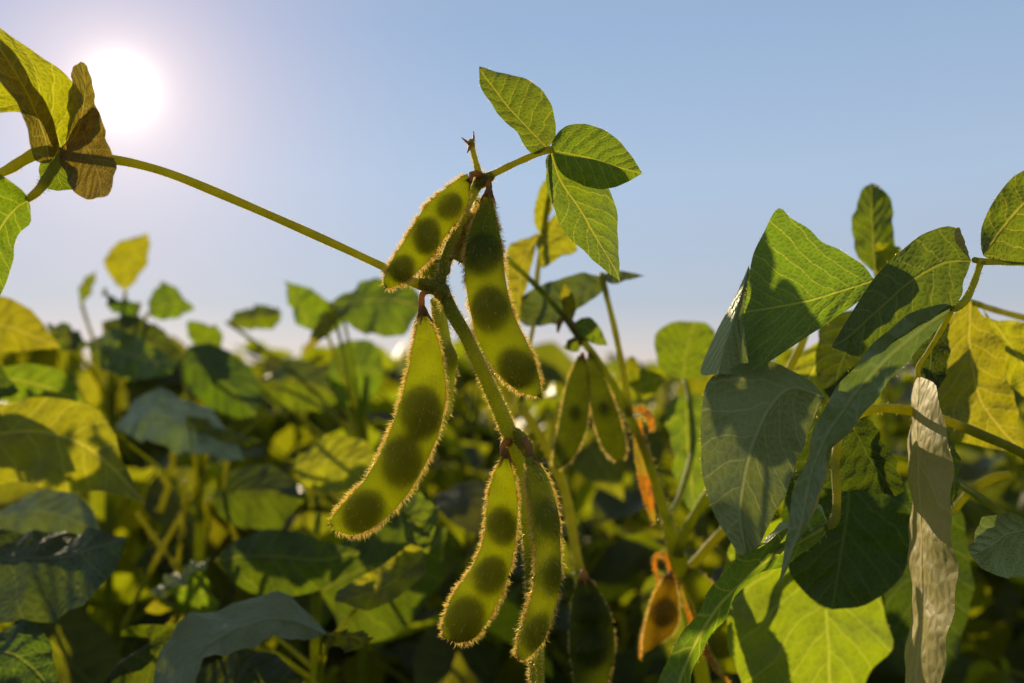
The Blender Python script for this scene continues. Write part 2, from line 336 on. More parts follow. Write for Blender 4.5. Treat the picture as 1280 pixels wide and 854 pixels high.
# pod: two valves with beans inside, sutures at the left and right edge
def pod(root, parent, L, Rt, d0, d1, beans=((.3, 1), (.55, 1), (.82, 1)), tilt=0.0, hair=1700, mat=None, thick=.34, hl=.0013, rim=.75, calyx=True, pedicel=None, rings=46, label=None, hb=1.0):
    mat = mat or M_POD
    l = px(L, d0 - tilt, d1 - tilt); r = px(Rt, d0 + tilt, d1 + tilt)
    n = rings; l = catmull(l, n); r = catmull(r, n)
    c = (l + r) / 2; wv = (r - l) / 2; u = np.linspace(0, 1, n)
    T = nrm(np.gradient(c, axis=0)); nn = nrm(np.cross(T, nrm(wv))); wl = np.linalg.norm(wv, axis=1); wmax = wl.max()
    wv = nrm(wv) * np.maximum(wl, wmax * .05)[:, None]
    t = wmax * thick * np.minimum(1, wl / wmax * 1.1)
    bulge = np.zeros(n)
    for b, s in beans: bulge += s * np.exp(-((u - b) / .085) ** 2)
    t = t * (.55 + .75 * bulge)
    S = 28; th = np.linspace(0, 2 * math.pi, S, endpoint=False)
    ct, st = np.cos(th), np.sin(th)
    prof = np.sign(st) * np.abs(st) ** 1.25
    V = c[:, None] + wv[:, None] * ct[None, :, None] + nn[:, None] * (t[:, None] * prof[None, :])[..., None]
    Nrm = nrm(wv)[:, None] * ct[None, :, None] * .55 + nn[:, None] * st[None, :, None]
    Fc = [(i * S + j, i * S + (j + 1) % S, (i + 1) * S + (j + 1) % S, (i + 1) * S + j) for i in range(n - 1) for j in range(S)]
    Fc += [tuple(range(S))[::-1], tuple((n - 1) * S + j for j in range(S))]
    g = Geo(); g.add(V.reshape(-1, 3), Fc)
    o = g.make('pod', mat, parent, root)
    if label: o['label'] = label
    for b, s in beans:
        i = int(b * (n - 1)); cc = c[i]; a = nrm(wv[i]); k = nn[i]; tt = T[i]; ra = np.linalg.norm(wv[i])
        ru, rt, rk = ra * .86 * min(1, s + .12), ra * 1.15 * min(1, s + .12), t[i] * .46
        ph = np.linspace(0, math.pi, 11); th2 = np.linspace(0, 2 * math.pi, 16, endpoint=False)
        Vb = np.array([cc + a * ru * math.sin(p) * math.cos(q) + k * rk * math.sin(p) * math.sin(q) + tt * rt * math.cos(p) for p in ph for q in th2])
        Fb = [(i2 * 16 + j, i2 * 16 + (j + 1) % 16, (i2 + 1) * 16 + (j + 1) % 16, (i2 + 1) * 16 + j) for i2 in range(10) for j in range(16)]
        gb = Geo(); gb.add(Vb, Fb); gb.make('bean', M_BEAN, o, root)
    if hair:
        hair = int(hair * 1.6)
        h1 = int(hair * rim); cl_ = np.clip(1 + .8 * np.sin(np.arange(1, n - 1) * .9 + rng.random() * 6) * np.sin(np.arange(1, n - 1) * .37 + 1), .15, None) * (.5 + rng.random(n - 2)); k = rng.choice(np.arange(1, n - 1), h1, p=cl_ / cl_.sum()); f = rng.random((h1, 1)); sgn = np.where(rng.random(h1) < .5, 1., -1.)
        a = sgn[:, None] * wv[k] * (1 - f) + sgn[:, None] * wv[np.minimum(k + 1, n - 1)] * f
        base = c[k] * (1 - f) + c[np.minimum(k + 1, n - 1)] * f
        off = rng.normal(size=(h1, 1)) * .22
        pt = base + a * .985 + nn[k] * off * t[k][:, None]
        dr = nrm(a) + nn[k] * (off * 1.6 + rng.normal(size=(h1, 1)) * .35) + T[k] * (.35 + rng.normal(size=(h1, 1)) * .4)
        h2 = hair - h1; i = rng.integers(1, n - 1, h2); j = rng.integers(0, S, h2)
        pt = np.vstack([pt, V[i, j]]); dr = np.vstack([dr, nrm(Nrm[i, j]) * .8 + T[i] * .9 + rng.normal(size=(h2, 3)) * .3])
        Ln = hl * (.2 + 1.05 * rng.random(len(pt)) ** 1.3)
        fuzz(o, root, pt, dr, Ln, .00005 * hb)
    # beak at the tip
    tip = c[-1]; tube_geo(np.array([tip - T[-1] * wmax * .1, tip + T[-1] * wmax * .10, tip + T[-1] * wmax * .2]), np.array([wmax * .07, wmax * .035, wmax * .01]), 6).make('beak', M_CALYX, o, root)
    if calyx:
        top = c[0]; g = Geo(); r0 = wl[1] + wmax * .08
        up = -T[0]
        path = np.array([top + up * wmax * .35, top + up * wmax * .12, top + T[0] * wmax * .12]); tube_geo(path, np.array([wmax * .10, wmax * .2, wmax * .24]), 9, g)
        for q in range(5):
            an = q * 1.257 + .3; dv = nrm(wv[0]) * math.cos(an) + nn[0] * math.sin(an)
            pp = np.array([top + dv * wmax * .16, top + dv * wmax * .3 + T[0] * wmax * .2, top + dv * wmax * (.42 + .2 * random.random()) + T[0] * wmax * .55])
            tube_geo(pp, np.array([wmax * .08, wmax * .05, wmax * .008]), 5, g)
        g.make('calyx', M_CALYX, o, root)
    return o
#@@SETTING
# ------------------------------------------------------------------ setting
gs = 60; xs = np.linspace(-1, 1, gs); xs = np.sign(xs) * np.abs(xs) ** 3 * 900
GX, GY = np.meshgrid(xs, xs); GZ = .02 * np.sin(GX * 7.5) * (np.abs(GX) < 8) * (np.abs(GY) < 20)
gv = np.stack([GX.ravel(), GY.ravel() + 5, GZ.ravel()], 1)
gf = [(i * gs + j, i * gs + j + 1, (i + 1) * gs + j + 1, (i + 1) * gs + j) for i in range(gs - 1) for j in range(gs - 1)]
go = mesh('ground', gv, gf, soil_mat()); go['kind'] = 'structure'

# ------------------------------------------------------------------ hero plant in the middle
def rootof(x, y, d):
    p = P(x, y, d); return np.array([p[0], p[1], 0.0])
A = thing('soybean_plant', rootof(672, 854, .236), 'sharp soybean plant in the middle carrying the fuzzy backlit pods and a small leaf trio', 'plant')
def to_ground(x, y, d, r):
    """extra stem points from a pixel straight down to the soil"""
    p = P(x, y, d); out = []
    for k in (.3, .65, 1.0):
        z = p[2] * (1 - k); dz = (z - H)      # inverse of P at x, depth kept by going straight down
        v = np.array([p[0], p[1], z]) - CP; dd = v @ FWD; out.append((640 + F * (v @ RT) / dd, 427 - F * (v @ UP) / dd, dd, r * (1 + .4 * k) * d / dd))
    return out[::-1]
stemA, _ = stalk('main_stem', to_ground(672, 870, .238, 8.5) + [(672, 870, .238, 8.5), (670, 800, .236, 8.5), (664, 700, .234, 8.4), (654, 605, .231, 9.5), (640, 550, .229, 10), (610, 480, .227, 8.3), (580, 415, .226, 8.3), (553, 370, .226, 9.5), (551, 345, .226, 6.2), (560, 310, .227, 5.6), (578, 270, .228, 5.6), (594, 235, .228, 6.0), (601, 222, .228, 7.5)], M_STEM, A, A, hair=0, n=120)
# hairs of the visible length of the stem
def stem_fuzz(parent, root, pts, count, hl=.0011):
    q = np.array([[*P(x, y, d), r * d / F] for x, y, d, r in pts]); n = 90; c = catmull(q, n); path, rad = c[:, :3], c[:, 3]
    i = rng.random(count) * (n - 1.001); k = i.astype(int); f = (i - k)[:, None]
    pp = path[k] * (1 - f) + path[k + 1] * f; T = nrm(path[k + 1] - path[k]); v = rng.normal(size=(count, 3)); v = nrm(v - (v * T).sum(1, keepdims=True) * T)
    fuzz(parent, root, pp + v * rad[k][:, None] * .92, v + T * rng.normal(size=(count, 1)) * .35, hl * (.45 + rng.random(count)))
stem_fuzz(stemA, A, [(670, 860, .236, 8.5), (664, 700, .234, 8.4), (654, 605, .231, 9.5), (640, 550, .229, 10), (610, 480, .227, 8.3), (580, 415, .226, 8.3), (553, 370, .226, 9.5), (551, 345, .226, 6.2), (560, 310, .227, 5.6), (578, 270, .228, 5.6), (601, 222, .228, 7)], 6500, .0010)
# growing tip
tipA, _ = stalk('shoot_tip', [(600, 226, .228, 6.5), (597, 212, .228, 4.2), (592, 192, .228, 3.2), (589, 180, .228, 4.4), (589, 174, .228, 2.2)], M_STEMY, A, A, hair=260, hl=.0008)
for pts in ([(589, 181, .228, 2.4), (583, 177, .227, 1.6), (577, 172, .226, .5)], [(590, 180, .228, 2.4), (592, 173, .229, 1.6), (592, 164, .229, .5)], [(588, 182, .228, 2.6), (586, 187, .225, 1.7), (584, 191, .224, .5)]):
    stalk('bud', pts, M_CALYX, tipA, A)
# node swellings
stalk('node', [(560, 378, .226, 7), (551, 364, .226, 11), (540, 358, .226, 9), (524, 353, .226, 6.5)], M_STEMY, stemA, A, hair=260)
stalk('node', [(643, 540, .229, 7), (652, 551, .227, 9), (657, 562, .226, 7), (660, 572, .226, 4)], M_STEMY, stemA, A, hair=120)
stalk('node', [(594, 236, .228, 5), (603, 226, .228, 8.5), (612, 222, .228, 6), (616, 218, .228, 4)], M_STEMY, stemA, A, hair=120)

# long stalk towards the sun with its leaf trio
pt1, _ = stalk('leaf_stalk', [(545, 361, .226, 7.5), (520, 354, .226, 6.2), (480, 334, .2255, 5.0), (400, 297, .224, 5.0), (300, 253, .221, 5.2), (220, 220, .218, 5.4), (170, 205, .216, 5.4), (135, 199, .215, 5.8), (100, 196, .215, 6), (78, 192, .215, 7)], M_STEMY, A, A, hair=900, hl=.0007)
stalk('leaflet_stalk', [(80, 192, .215, 6), (66, 212, .212, 6.5), (50, 236, .210, 6), (34, 250, .209, 4)], M_STEMY, pt1, A, hair=220, hl=.0008)
stalk('leaflet_stalk', [(80, 192, .215, 6), (55, 188, .214, 7.5), (30, 200, .213, 7), (6, 214, .212, 6), (-25, 224, .211, 5)], M_STEMY, pt1, A, hair=220, hl=.0008)
# sunward leaf, seen against the sun
leaf(A, pt1, M_LEAFY, [(62, 178), (50, 150), (22, 140), (-10, 142), (-50, 140)], [(78, 190), (62, 150), (40, 115), (10, 85), (-50, 55)], [(92, 150), (106, 125), (84, 96), (48, 68), (0, 36), (-40, 15)], d=(.215, .200), dl=-.003, dr=.003, hair=90, wave=.0003)
leaf(A, pt1, M_BRONZE, [(44, 200), (34, 165), (20, 125), (-10, 90)], [(62, 204), (54, 165), (30, 110), (0, 62), (-40, 20)], [(74, 180), (62, 140), (42, 105), (12, 60)], d=(.213, .196), dl=-.003, wave=.0003)
leaf(A, pt1, M_LEAF, [(52, 200), (50, 220), (60, 236)], [(78, 196), (72, 214), (76, 230), (82, 238)], [(98, 210), (97, 228), (90, 236)], d=(.216, .224), wave=.0002)
leaf(A, pt1, M_BRONZE, [(84, 168), (86, 130), (88, 102), (92, 85)], [(84, 192), (98, 160), (106, 125), (106, 98), (101, 77)], [(118, 175), (124, 145), (118, 118), (112, 95), (110, 82)], d=(.214, .206), dl=.003, dr=-.002, hair=60, wave=.0003)
leaf(A, pt1, M_BRONZE, [(76, 190), (80, 215), (92, 238), (108, 249)], [(98, 150), (108, 180), (118, 205), (124, 225), (126, 247)], [(120, 135), (132, 170), (143, 200), (142, 225), (138, 243)], d=(.213, .205), dl=.002, dr=-.003, hair=80, wave=.0003)
leaf(A, pt1, M_LEAF, [(28, 238), (12, 226), (-4, 218), (-60, 235)], [(36, 251), (18, 262), (-2, 290), (-20, 330), (-45, 395)], [(38, 262), (36, 280), (20, 300), (15, 330), (4, 362), (-15, 390)], d=(.209, .203), dl=-.004, dr=.002, hair=90, wave=.0004, bulge=.08)

# small leaf trio on the right of the shoot tip
pt2, _ = stalk('leaf_stalk', [(606, 222, .228, 5), (618, 217, .228, 4.3), (640, 206, .228, 4.1), (665, 195, .227, 4.0), (680, 189, .227, 4.3), (690, 187, .227, 4.8)], M_STEMY, A, A, hair=200, hl=.0006)
leaf(A, pt2, M_LEAF, [(673, 192), (660, 188), (645, 165), (625, 145), (607, 120), (600, 105)], [(684, 186), (665, 166), (640, 140), (620, 115), (602, 90), (599, 83)], [(694, 172), (694, 152), (686, 125), (672, 107), (650, 97), (620, 89)], d=(.227, .236), dl=-.004, dr=.003, hair=50, wave=.00018, bulge=.05, label='upper leaflet pointing up left against the sky')
leaf(A, pt2, M_LEAF, [(690, 178), (700, 163), (720, 155), (745, 158), (770, 173), (788, 193)], [(690, 188), (715, 193), (745, 200), (775, 210), (803, 217)], [(695, 205), (705, 220), (725, 230), (745, 236), (762, 236), (785, 227)], d=(.2265, .222), dl=.004, dr=.001, hair=50, wave=.0002, bulge=.05, label='middle leaflet pointing right')
leaf(A, pt2, M_LEAF, [(684, 205), (684, 235), (692, 262), (708, 292), (735, 320), (760, 340)], [(688, 190), (700, 225), (725, 262), (750, 305), (768, 335), (775, 352)], [(745, 205), (762, 240), (770, 262), (773, 290), (773, 320)], d=(.2285, .228), dl=-.005, dr=.008, hair=50, wave=.0002, bulge=-.05, label='lower leaflet hanging down')
leaf(A, pt2, M_PALE, [(682, 200), (684, 220), (687, 245)], [(688, 190), (686, 215), (688, 240), (689, 256)], [(690, 200), (690, 225), (690, 245)], d=(.228, .224), wave=.0002, name='leaflet')

# pods of the hero plant
pod(A, A, [(584, 217), (560, 233), (532, 258), (511, 292), (492, 322), (480, 346), (480, 357)], [(588, 236), (583, 260), (562, 288), (540, 320), (515, 346), (492, 359), (483, 361)], .224, .219, beans=((.25, .7), (.52, .85), (.82, .95)), tilt=.001, hair=2300, label='upper left pod slanting down left')
stalk('pedicel', [(604, 222, .228, 5), (596, 217, .226, 4), (588, 219, .225, 4)], M_CALYX, A, A)
pod(A, A, [(607, 243), (594, 270), (583, 305), (581, 340), (587, 385), (598, 425), (618, 462), (645, 487), (672, 496)], [(614, 243), (621, 275), (628, 310), (632, 350), (642, 392), (656, 422), (668, 450), (675, 477), (677, 495)], .226, .221, beans=((.3, 1), (.55, 1), (.83, 1)), tilt=-.001, hair=2700, label='long middle pod with three beans')
stalk('pedicel', [(606, 224, .228, 5), (611, 230, .227, 4), (611, 242, .226, 4)], M_CALYX, A, A)
pod(A, A, [(525, 392), (517, 425), (509, 468), (499, 505), (482, 552), (457, 598), (430, 628), (412, 650)], [(533, 392), (547, 425), (556, 465), (556, 505), (546, 548), (522, 598), (498, 632), (467, 659), (440, 669), (415, 661)], .226, .222, beans=((.40, .9), (.62, .95), (.86, 1)), tilt=.001, hair=3000, hl=.0015, label='longest pod hanging left of the stem')
stalk('pedicel', [(540, 362, .226, 5), (528, 368, .226, 4), (527, 392, .226, 4.5)], M_CALYX, A, A)
pod(A, A, [(626, 570), (614, 603), (608, 635), (604, 675), (588, 712), (565, 745), (553, 780), (555, 797)], [(637, 570), (644, 603), (647, 640), (643, 685), (632, 730), (612, 772), (592, 799), (568, 803)], .225, .219, beans=((.36, .9), (.62, .8), (.86, .9)), tilt=.001, hair=2500, label='lower left pod of the bottom pair')
stalk('pedicel', [(636, 552, .228, 6), (629, 556, .226, 4), (630, 570, .225, 4.5)], M_CALYX, A, A)
pod(A, A, [(658, 572), (657, 605), (662, 635), (668, 680), (667, 730), (656, 770), (646, 808), (647, 822)], [(668, 572), (686, 600), (696, 640), (700, 690), (698, 735), (688, 775), (668, 812), (651, 825)], .221, .214, beans=((.32, .8), (.58, .7), (.85, .8)), tilt=.003, hair=2700, thick=.5, label='lower right pod in front of the stem')
stalk('pedicel', [(650, 550, .228, 6), (660, 556, .224, 5), (663, 572, .221, 5)], M_CALYX, A, A)
# two pods seen on edge behind the stem
pod(A, A, [(603, 248), (592, 272), (580, 300), (571, 325)], [(606, 250), (604, 275), (592, 305), (578, 330)], .233, .236, beans=((.5, .8),), thick=.9, tilt=.004, hair=1500, calyx=False)
pod(A, A, [(584, 262), (566, 288), (545, 318), (522, 348)], [(585, 275), (577, 300), (560, 330), (540, 352)], .234, .236, beans=((.4, .8), (.75, .8)), thick=.7, tilt=.004, hair=1500, calyx=False)
pod(A, A, [(543, 372), (546, 420), (552, 470), (550, 520)], [(549, 372), (560, 425), (565, 475), (556, 525)], .236, .238, beans=((.5, .6),), thick=.7, tilt=.004, hair=1300, calyx=False)
#@@PLANTB
# ------------------------------------------------------------------ second plant, just behind on the right
B = thing('soybean_plant', rootof(850, 854, .345), 'soft focus plant behind the middle pods with a hanging pod pair and dried orange husks', 'plant')
db = .335
stB, _ = stalk('main_stem', to_ground(893, 980, .35, 8) + [(893, 980, .35, 9), (880, 860, .345, 9), (858, 745, .34, 10), (845, 693, db, 11), (833, 650, db, 6.5), (815, 590, db, 5.5), (790, 525, db, 5), (765, 478, db, 4.5), (740, 440, db, 4.5), (725, 422, db, 5)], M_STEM, B, B, n=90)
stem_fuzz(stB, B, [(858, 745, .34, 10), (845, 693, db, 11), (815, 590, db, 7), (765, 478, db, 6), (725, 422, db, 6)], 900, .0012)
stalk('leaf_stalk', [(726, 424, db, 4.5), (700, 390, db, 3.8), (665, 352, db, 3.5), (632, 322, db, 3.5)], M_STEM, B, B, hair=200)
pk, _ = stalk('leaf_stalk', [(787, 520, db, 5), (780, 470, db, 4.2), (768, 410, .338, 3.8), (757, 365, .34, 3.6), (752, 342, .342, 4)], M_STEMY, B, B, hair=200)
leaf(B, pk, M_BLUE, [(725, 342), (690, 352), (655, 368), (646, 388)], [(756, 346), (735, 362), (700, 380), (672, 395), (648, 402)], [(755, 362), (735, 378), (715, 392), (695, 405), (668, 408)], d=(.342, .36), wave=.001, label='dark bluish leaflet seen from its shaded side')
leaf(B, pk, M_BLUE, [(765, 338), (785, 340)], [(752, 345), (775, 345), (806, 345)], [(765, 355), (785, 350)], d=(.342, .33), wave=.0005)
s2, _ = stalk('side_branch', [(845, 693, db, 8), (862, 655, .33, 6), (882, 622, .325, 6), (905, 585, .32, 5)], M_STEM, B, B, hair=200)
s3, _ = stalk('side_branch', [(858, 715, .34, 6), (880, 690, .34, 6), (900, 668, .34, 6), (930, 640, .345, 5)], M_STEMY, B, B, hair=200)
pod(B, B, [(722, 445), (708, 482), (699, 528), (691, 572), (692, 583)], [(733, 448), (737, 492), (733, 535), (718, 570), (698, 588)], db, db, beans=((.5, .4),), hair=700, mat=M_PODD, hl=.0013, hb=1.2, label='left pod of the blurred hanging pair')
pod(B, B, [(734, 445), (735, 480), (741, 522), (754, 560), (771, 578)], [(742, 443), (760, 482), (775, 525), (783, 558), (779, 577)], db, db, beans=((.5, .4),), hair=700, mat=M_PODD, hl=.0013, hb=1.2, label='right pod of the blurred hanging pair')
pod(B, B, [(722, 722), (714, 760), (712, 810), (720, 870)], [(738, 722), (762, 765), (768, 815), (755, 870)], .31, .31, beans=((.3, .7), (.6, .7)), hair=300, mat=M_PODD, label='dark blurred pod at the bottom edge')
# small leaf tuft with brown marks over the pod pair
tf = stalk('shoot_tip', [(727, 428, db, 6), (720, 415, db, 4.5), (712, 400, db, 4)], M_CALYX, B, B, hair=80)[0]
leaf(B, tf, M_LEAFY, [(703, 385), (701, 368)], [(712, 405), (710, 380), (704, 352)], [(720, 388), (716, 368)], d=(db, .33), wave=.0005)
leaf(B, tf, M_LEAF, [(735, 396), (750, 410)], [(715, 405), (735, 412), (760, 432)], [(722, 418), (742, 430)], d=(db, .33), wave=.0005)
leaf(B, tf, M_LEAF, [(725, 420), (712, 424)], [(728, 428), (717, 431), (704, 434)], [(724, 438), (714, 440)], d=(db, .33), wave=.0005)
stalk('bud', [(706, 396, db, 3), (700, 402, db, 4), (697, 416, db, 1.2)], M_CALYX, tf, B)
# dried orange husks
def husk(pts, w0, d=db, label=None):
    q = px([(x, y) for x, y in pts], d); n = 26; c = catmull(q, n); T = nrm(np.gradient(c, axis=0)); u = np.linspace(0, 1, n)
    side = nrm(np.cross(T, FWD)); wd = w0 * d / F * np.sin(np.pi * (u * .9 + .07)) ** .6
    g = blade(c - side * wd[:, None] + FWD * wd[:, None] * .7, c, c + side * wd[:, None] + FWD * wd[:, None] * .7, nu=26, nv=4, wave=.0006, rip=5)[0]
    o = g.make('dried_husk', M_ORANGE, B, B)
    if label: o['label'] = label
    k = rng.integers(0, n, 260); v = rng.normal(size=(260, 3)); fuzz(o, B, c[k] + side[k] * (wd[k] * rng.choice([-1, 1], 260))[:, None], side[k] * rng.choice([-1, 1], (260, 1)) + v * .4, np.full(260, .0009), .00005)
husk([(786, 514), (800, 512), (812, 522), (815, 540)], 5)
husk([(798, 522), (800, 560), (808, 610), (818, 655)], 8, label='upper dried orange husk hanging on the stem')
husk([(828, 718), (815, 760), (803, 800), (800, 825)], 4)
husk([(822, 725), (818, 705), (822, 694), (832, 695), (838, 712), (846, 735)], 3.5)
husk([(846, 722), (862, 765), (875, 800), (895, 835), (915, 858)], 5, .333)
pod(B, B, [(832, 718), (815, 750), (805, 790), (803, 818)], [(843, 722), (848, 755), (845, 785), (825, 805)], .33, .328, beans=((.5, .8),), hair=900, mat=M_PODY, hb=1.2, label='stubby ripening pod with orange seams')
pod(B, B, [(848, 715), (868, 760), (882, 800), (905, 842)], [(870, 708), (902, 745), (918, 790), (920, 842)], .336, .33, beans=((.45, .9), (.75, .8)), hair=900, hb=1.2, label='slanting pod beside the orange husks')
# leaves of that plant
stalk('leaf_stalk', [(725, 720, .34, 6), (718, 680, .345, 6), (705, 610, .35, 6), (680, 555, .352, 5.5), (650, 505, .355, 5)], M_STEMY, B, B, hair=250)
stalk('leaf_stalk', [(720, 715, .34, 6), (735, 760, .34, 6), (740, 860, .345, 7), (745, 1000, .35, 8)], M_STEM, B, B)
y1, _ = stalk('leaf_stalk', [(630, 560, .36, 3), (650, 480, .36, 3), (668, 400, .36, 3), (672, 340, .36, 3.4), (684, 262, .355, 3.6), (688, 240, .352, 3)], M_STEMY, B, B)
leaf(B, y1, M_LEAFY, [(648, 300), (634, 312), (632, 345), (638, 380)], [(676, 292), (660, 312), (650, 345), (648, 375), (645, 402)], [(672, 300), (664, 335), (655, 370), (650, 392)], d=(.36, .35), wave=.001)
leaf(B, y1, M_LEAFY, [(668, 278), (668, 262), (675, 235)], [(674, 292), (684, 250), (690, 215)], [(690, 262), (692, 240)], d=(.358, .352), wave=.0005)
leaf(B, y1, M_LEAFY, [(671, 300), (673, 320)], [(680, 285), (685, 310), (678, 336)], [(700, 268), (722, 310), (700, 322)], d=(.357, .352), wave=.0008)
lB, _ = stalk('leaf_stalk', [(833, 650, db, 5), (850, 620, .35, 4), (866, 560, .37, 4), (862, 500, .39, 3.5), (856, 475, .40, 3.5)], M_STEM, B, B)
leaf(B, lB, M_LEAF, [(832, 468), (820, 445), (820, 418), (840, 403)], [(856, 474), (856, 450), (862, 425), (868, 402)], [(882, 470), (893, 450), (895, 420), (885, 405)], d=(.40, .40), wave=.001, label='round leaflet standing against the sky')
leaf(B, lB, M_LEAF, [(838, 500), (834, 530), (842, 580), (855, 630)], [(862, 492), (858, 530), (862, 580), (868, 640)], [(885, 500), (890, 550), (888, 600), (880, 635)], d=(.40, .38), dl=-.01, wave=.001)
leaf(B, lB, M_FIELD, [(775, 465), (790, 445)], [(770, 472), (790, 460), (806, 470)], [(780, 480), (795, 478)], d=(.42, .42), wave=.001)
leaf(B, lB, M_FIELD, [(770, 478), (800, 462)], [(756, 490), (790, 485), (835, 470)], [(775, 500), (810, 498)], d=(.42, .40), wave=.001)
#@@PLANTC
# ------------------------------------------------------------------ right foreground plant
C = thing('soybean_plant', rootof(1245, 854, .27), 'large leaved soybean plant filling the right side with folded and rolled leaves', 'plant')
stC, _ = stalk('main_stem', to_ground(1330, 900, .27, 10) + [(1330, 900, .27, 10), (1322, 700, .265, 9), (1315, 500, .26, 8), (1310, 330, .25, 7)], M_STEM, C, C, n=60)
c1, _ = stalk('leaf_stalk', [(1312, 345, .25, 6), (1290, 330, .24, 4.5), (1255, 328, .232, 3.8), (1228, 327, .228, 4.2), (1218, 325, .226, 4)], M_STEM, C, C, hair=160, hl=.0006)
stalk('leaflet_stalk', [(1226, 327, .228, 4), (1218, 352, .226, 4.2), (1207, 375, .224, 5), (1195, 384, .223, 5.5), (1186, 384, .222, 4)], M_STEM, c1, C, hair=160, hl=.0006)
# L1: big folded blade pointing at the upper left
leaf(C, c1, M_LEAF, [(1078, 330), (1052, 314), (1030, 305), (1012, 287), (990, 272), (972, 261), (955, 290), (940, 325)], [(1093, 350), (1050, 364), (1010, 376), (970, 384), (945, 388), (930, 390)], [(1080, 372), (1040, 400), (1000, 427), (965, 450), (941, 463), (932, 430)], d=(.235, .232), dl=.006, dr=-.004, hair=80, wave=.0003, nu=44, label='largest folded leaflet with a sharp upper corner')
leaf(C, c1, M_PALE, [(922, 365), (902, 402), (884, 440), (876, 467)], [(936, 332, .238), (926, 372, .236), (914, 410, .233), (904, 440, .231), (898, 468, .229)], [(940, 355), (941, 400), (942, 440), (941, 467)], d=(.238, .236), dl=.003, dr=.004, hair=60, wave=.0001, label='pale folded over flap')
# L2
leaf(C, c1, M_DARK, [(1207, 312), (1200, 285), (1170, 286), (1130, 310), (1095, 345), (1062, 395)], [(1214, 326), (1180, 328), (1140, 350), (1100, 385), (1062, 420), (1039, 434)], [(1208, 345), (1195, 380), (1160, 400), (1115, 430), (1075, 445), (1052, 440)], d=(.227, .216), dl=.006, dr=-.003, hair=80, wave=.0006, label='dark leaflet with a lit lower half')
leaf(C, c1, M_GOLDLIT, [(1196, 284), (1193, 292), (1196, 305)], [(1199, 284), (1200, 300), (1206, 315), (1213, 325)], [(1200, 286), (1207, 305)], d=(.2255, .2262), wave=.0002, nu=14, nv=3)
# L3: long bluish leaf hanging to the lower left
leaf(C, c1, M_BLUE, [(1178, 379), (1150, 388), (1115, 410), (1075, 445), (1045, 490), (1025, 525), (1006, 570), (990, 620), (986, 670), (975, 715)], [(1192, 384), (1150, 412), (1110, 448), (1070, 490), (1042, 530), (1022, 570), (1008, 615), (1000, 660), (985, 700), (972, 735)], [(1182, 395), (1155, 430), (1125, 465), (1090, 500), (1066, 535), (1042, 565), (1030, 590), (1012, 645), (992, 695)], d=(.222, .205), dl=-.003, dr=.005, hair=90, wave=.0005, nu=44, label='long bluish leaflet hanging to the lower left')
# L4: broad hanging leaf with pale underside
c2, _ = stalk('leaf_stalk', [(1318, 600, .265, 6), (1280, 568, .262, 6), (1230, 545, .258, 6), (1180, 525, .254, 6), (1135, 513, .25, 6), (1095, 511, .246, 5.5), (1065, 520, .244, 6), (1045, 512, .24, 5), (1028, 500, .236, 4)], M_STEMY, C, C, hair=260, hl=.0007)
leaf(C, c2, M_PALE, [(1005, 470), (960, 452), (905, 462), (882, 485), (876, 540), (877, 585), (890, 635), (915, 680)], [(1031, 497), (990, 485), (962, 510), (940, 560), (928, 610), (926, 650), (935, 704)], [(1025, 510), (1010, 540), (998, 575), (985, 610), (965, 650), (950, 680)], d=(.236, .221), dl=.004, dr=.002, hair=150, wave=.0006, nu=44, bulge=.08, label='broad hanging leaflet with pale veined underside')
# L5: narrow arching leaf at the bottom with its bright stalk
c3, _ = stalk('leaf_stalk', [(1066, 525, .245, 5), (1050, 545, .24, 5), (1044, 580, .236, 5.5), (1046, 620, .232, 5.5), (1043, 650, .229, 6), (1030, 660, .227, 5)], M_STEMY, C, C, hair=160, hl=.0007)
leaf(C, c3, M_LEAF, [(1020, 635), (985, 660), (950, 680), (922, 700), (890, 738), (855, 785), (832, 835), (818, 890)], [(1034, 657), (1000, 678), (960, 700), (925, 730), (890, 770), (862, 820), (845, 870), (835, 930)], [(1030, 672), (990, 700), (945, 722), (912, 760), (885, 800), (866, 850), (855, 900)], d=(.227, .205), dl=-.002, dr=.004, hair=90, wave=.0005, nu=40, label='narrow arching leaflet at the bottom')
leaf(C, c3, M_PALE, [(1022, 630), (990, 648), (960, 668), (950, 680)], [(1033, 648), (1005, 662), (975, 675), (944, 684)], [(1030, 655), (1002, 668), (970, 680)], d=(.2265, .221), dl=.006, wave=.0004)
# L6: large lit leaf below, behind, and its shaded neighbour
c4, _ = stalk('leaf_stalk', [(1322, 720, .268, 6), (1250, 640, .275, 5), (1150, 580, .31, 4), (1085, 570, .315, 4), (1060, 585, .315, 4)], M_STEM, C, C)
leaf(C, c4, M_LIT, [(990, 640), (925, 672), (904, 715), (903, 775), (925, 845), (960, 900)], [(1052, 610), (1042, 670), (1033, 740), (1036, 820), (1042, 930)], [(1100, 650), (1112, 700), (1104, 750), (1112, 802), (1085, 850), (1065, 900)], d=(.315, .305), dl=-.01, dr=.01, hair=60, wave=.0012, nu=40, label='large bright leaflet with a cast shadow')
leaf(C, c4, M_SHADE, [(1000, 575), (978, 640), (985, 710), (1010, 745)], [(1062, 560), (1060, 630), (1050, 700), (1040, 762)], [(1120, 590), (1142, 650), (1130, 715), (1085, 755)], d=(.295, .290), dl=.004, dr=-.006, wave=.001, label='dark leaflet in shade')  # shade over this part is put into the dark blade colour
leaf(C, c4, M_SHADE, [(1120, 620), (1100, 700), (1115, 790)], [(1150, 590), (1150, 680), (1160, 770), (1170, 860)], [(1200, 640), (1215, 730), (1200, 810)], d=(.34, .335), wave=.001)
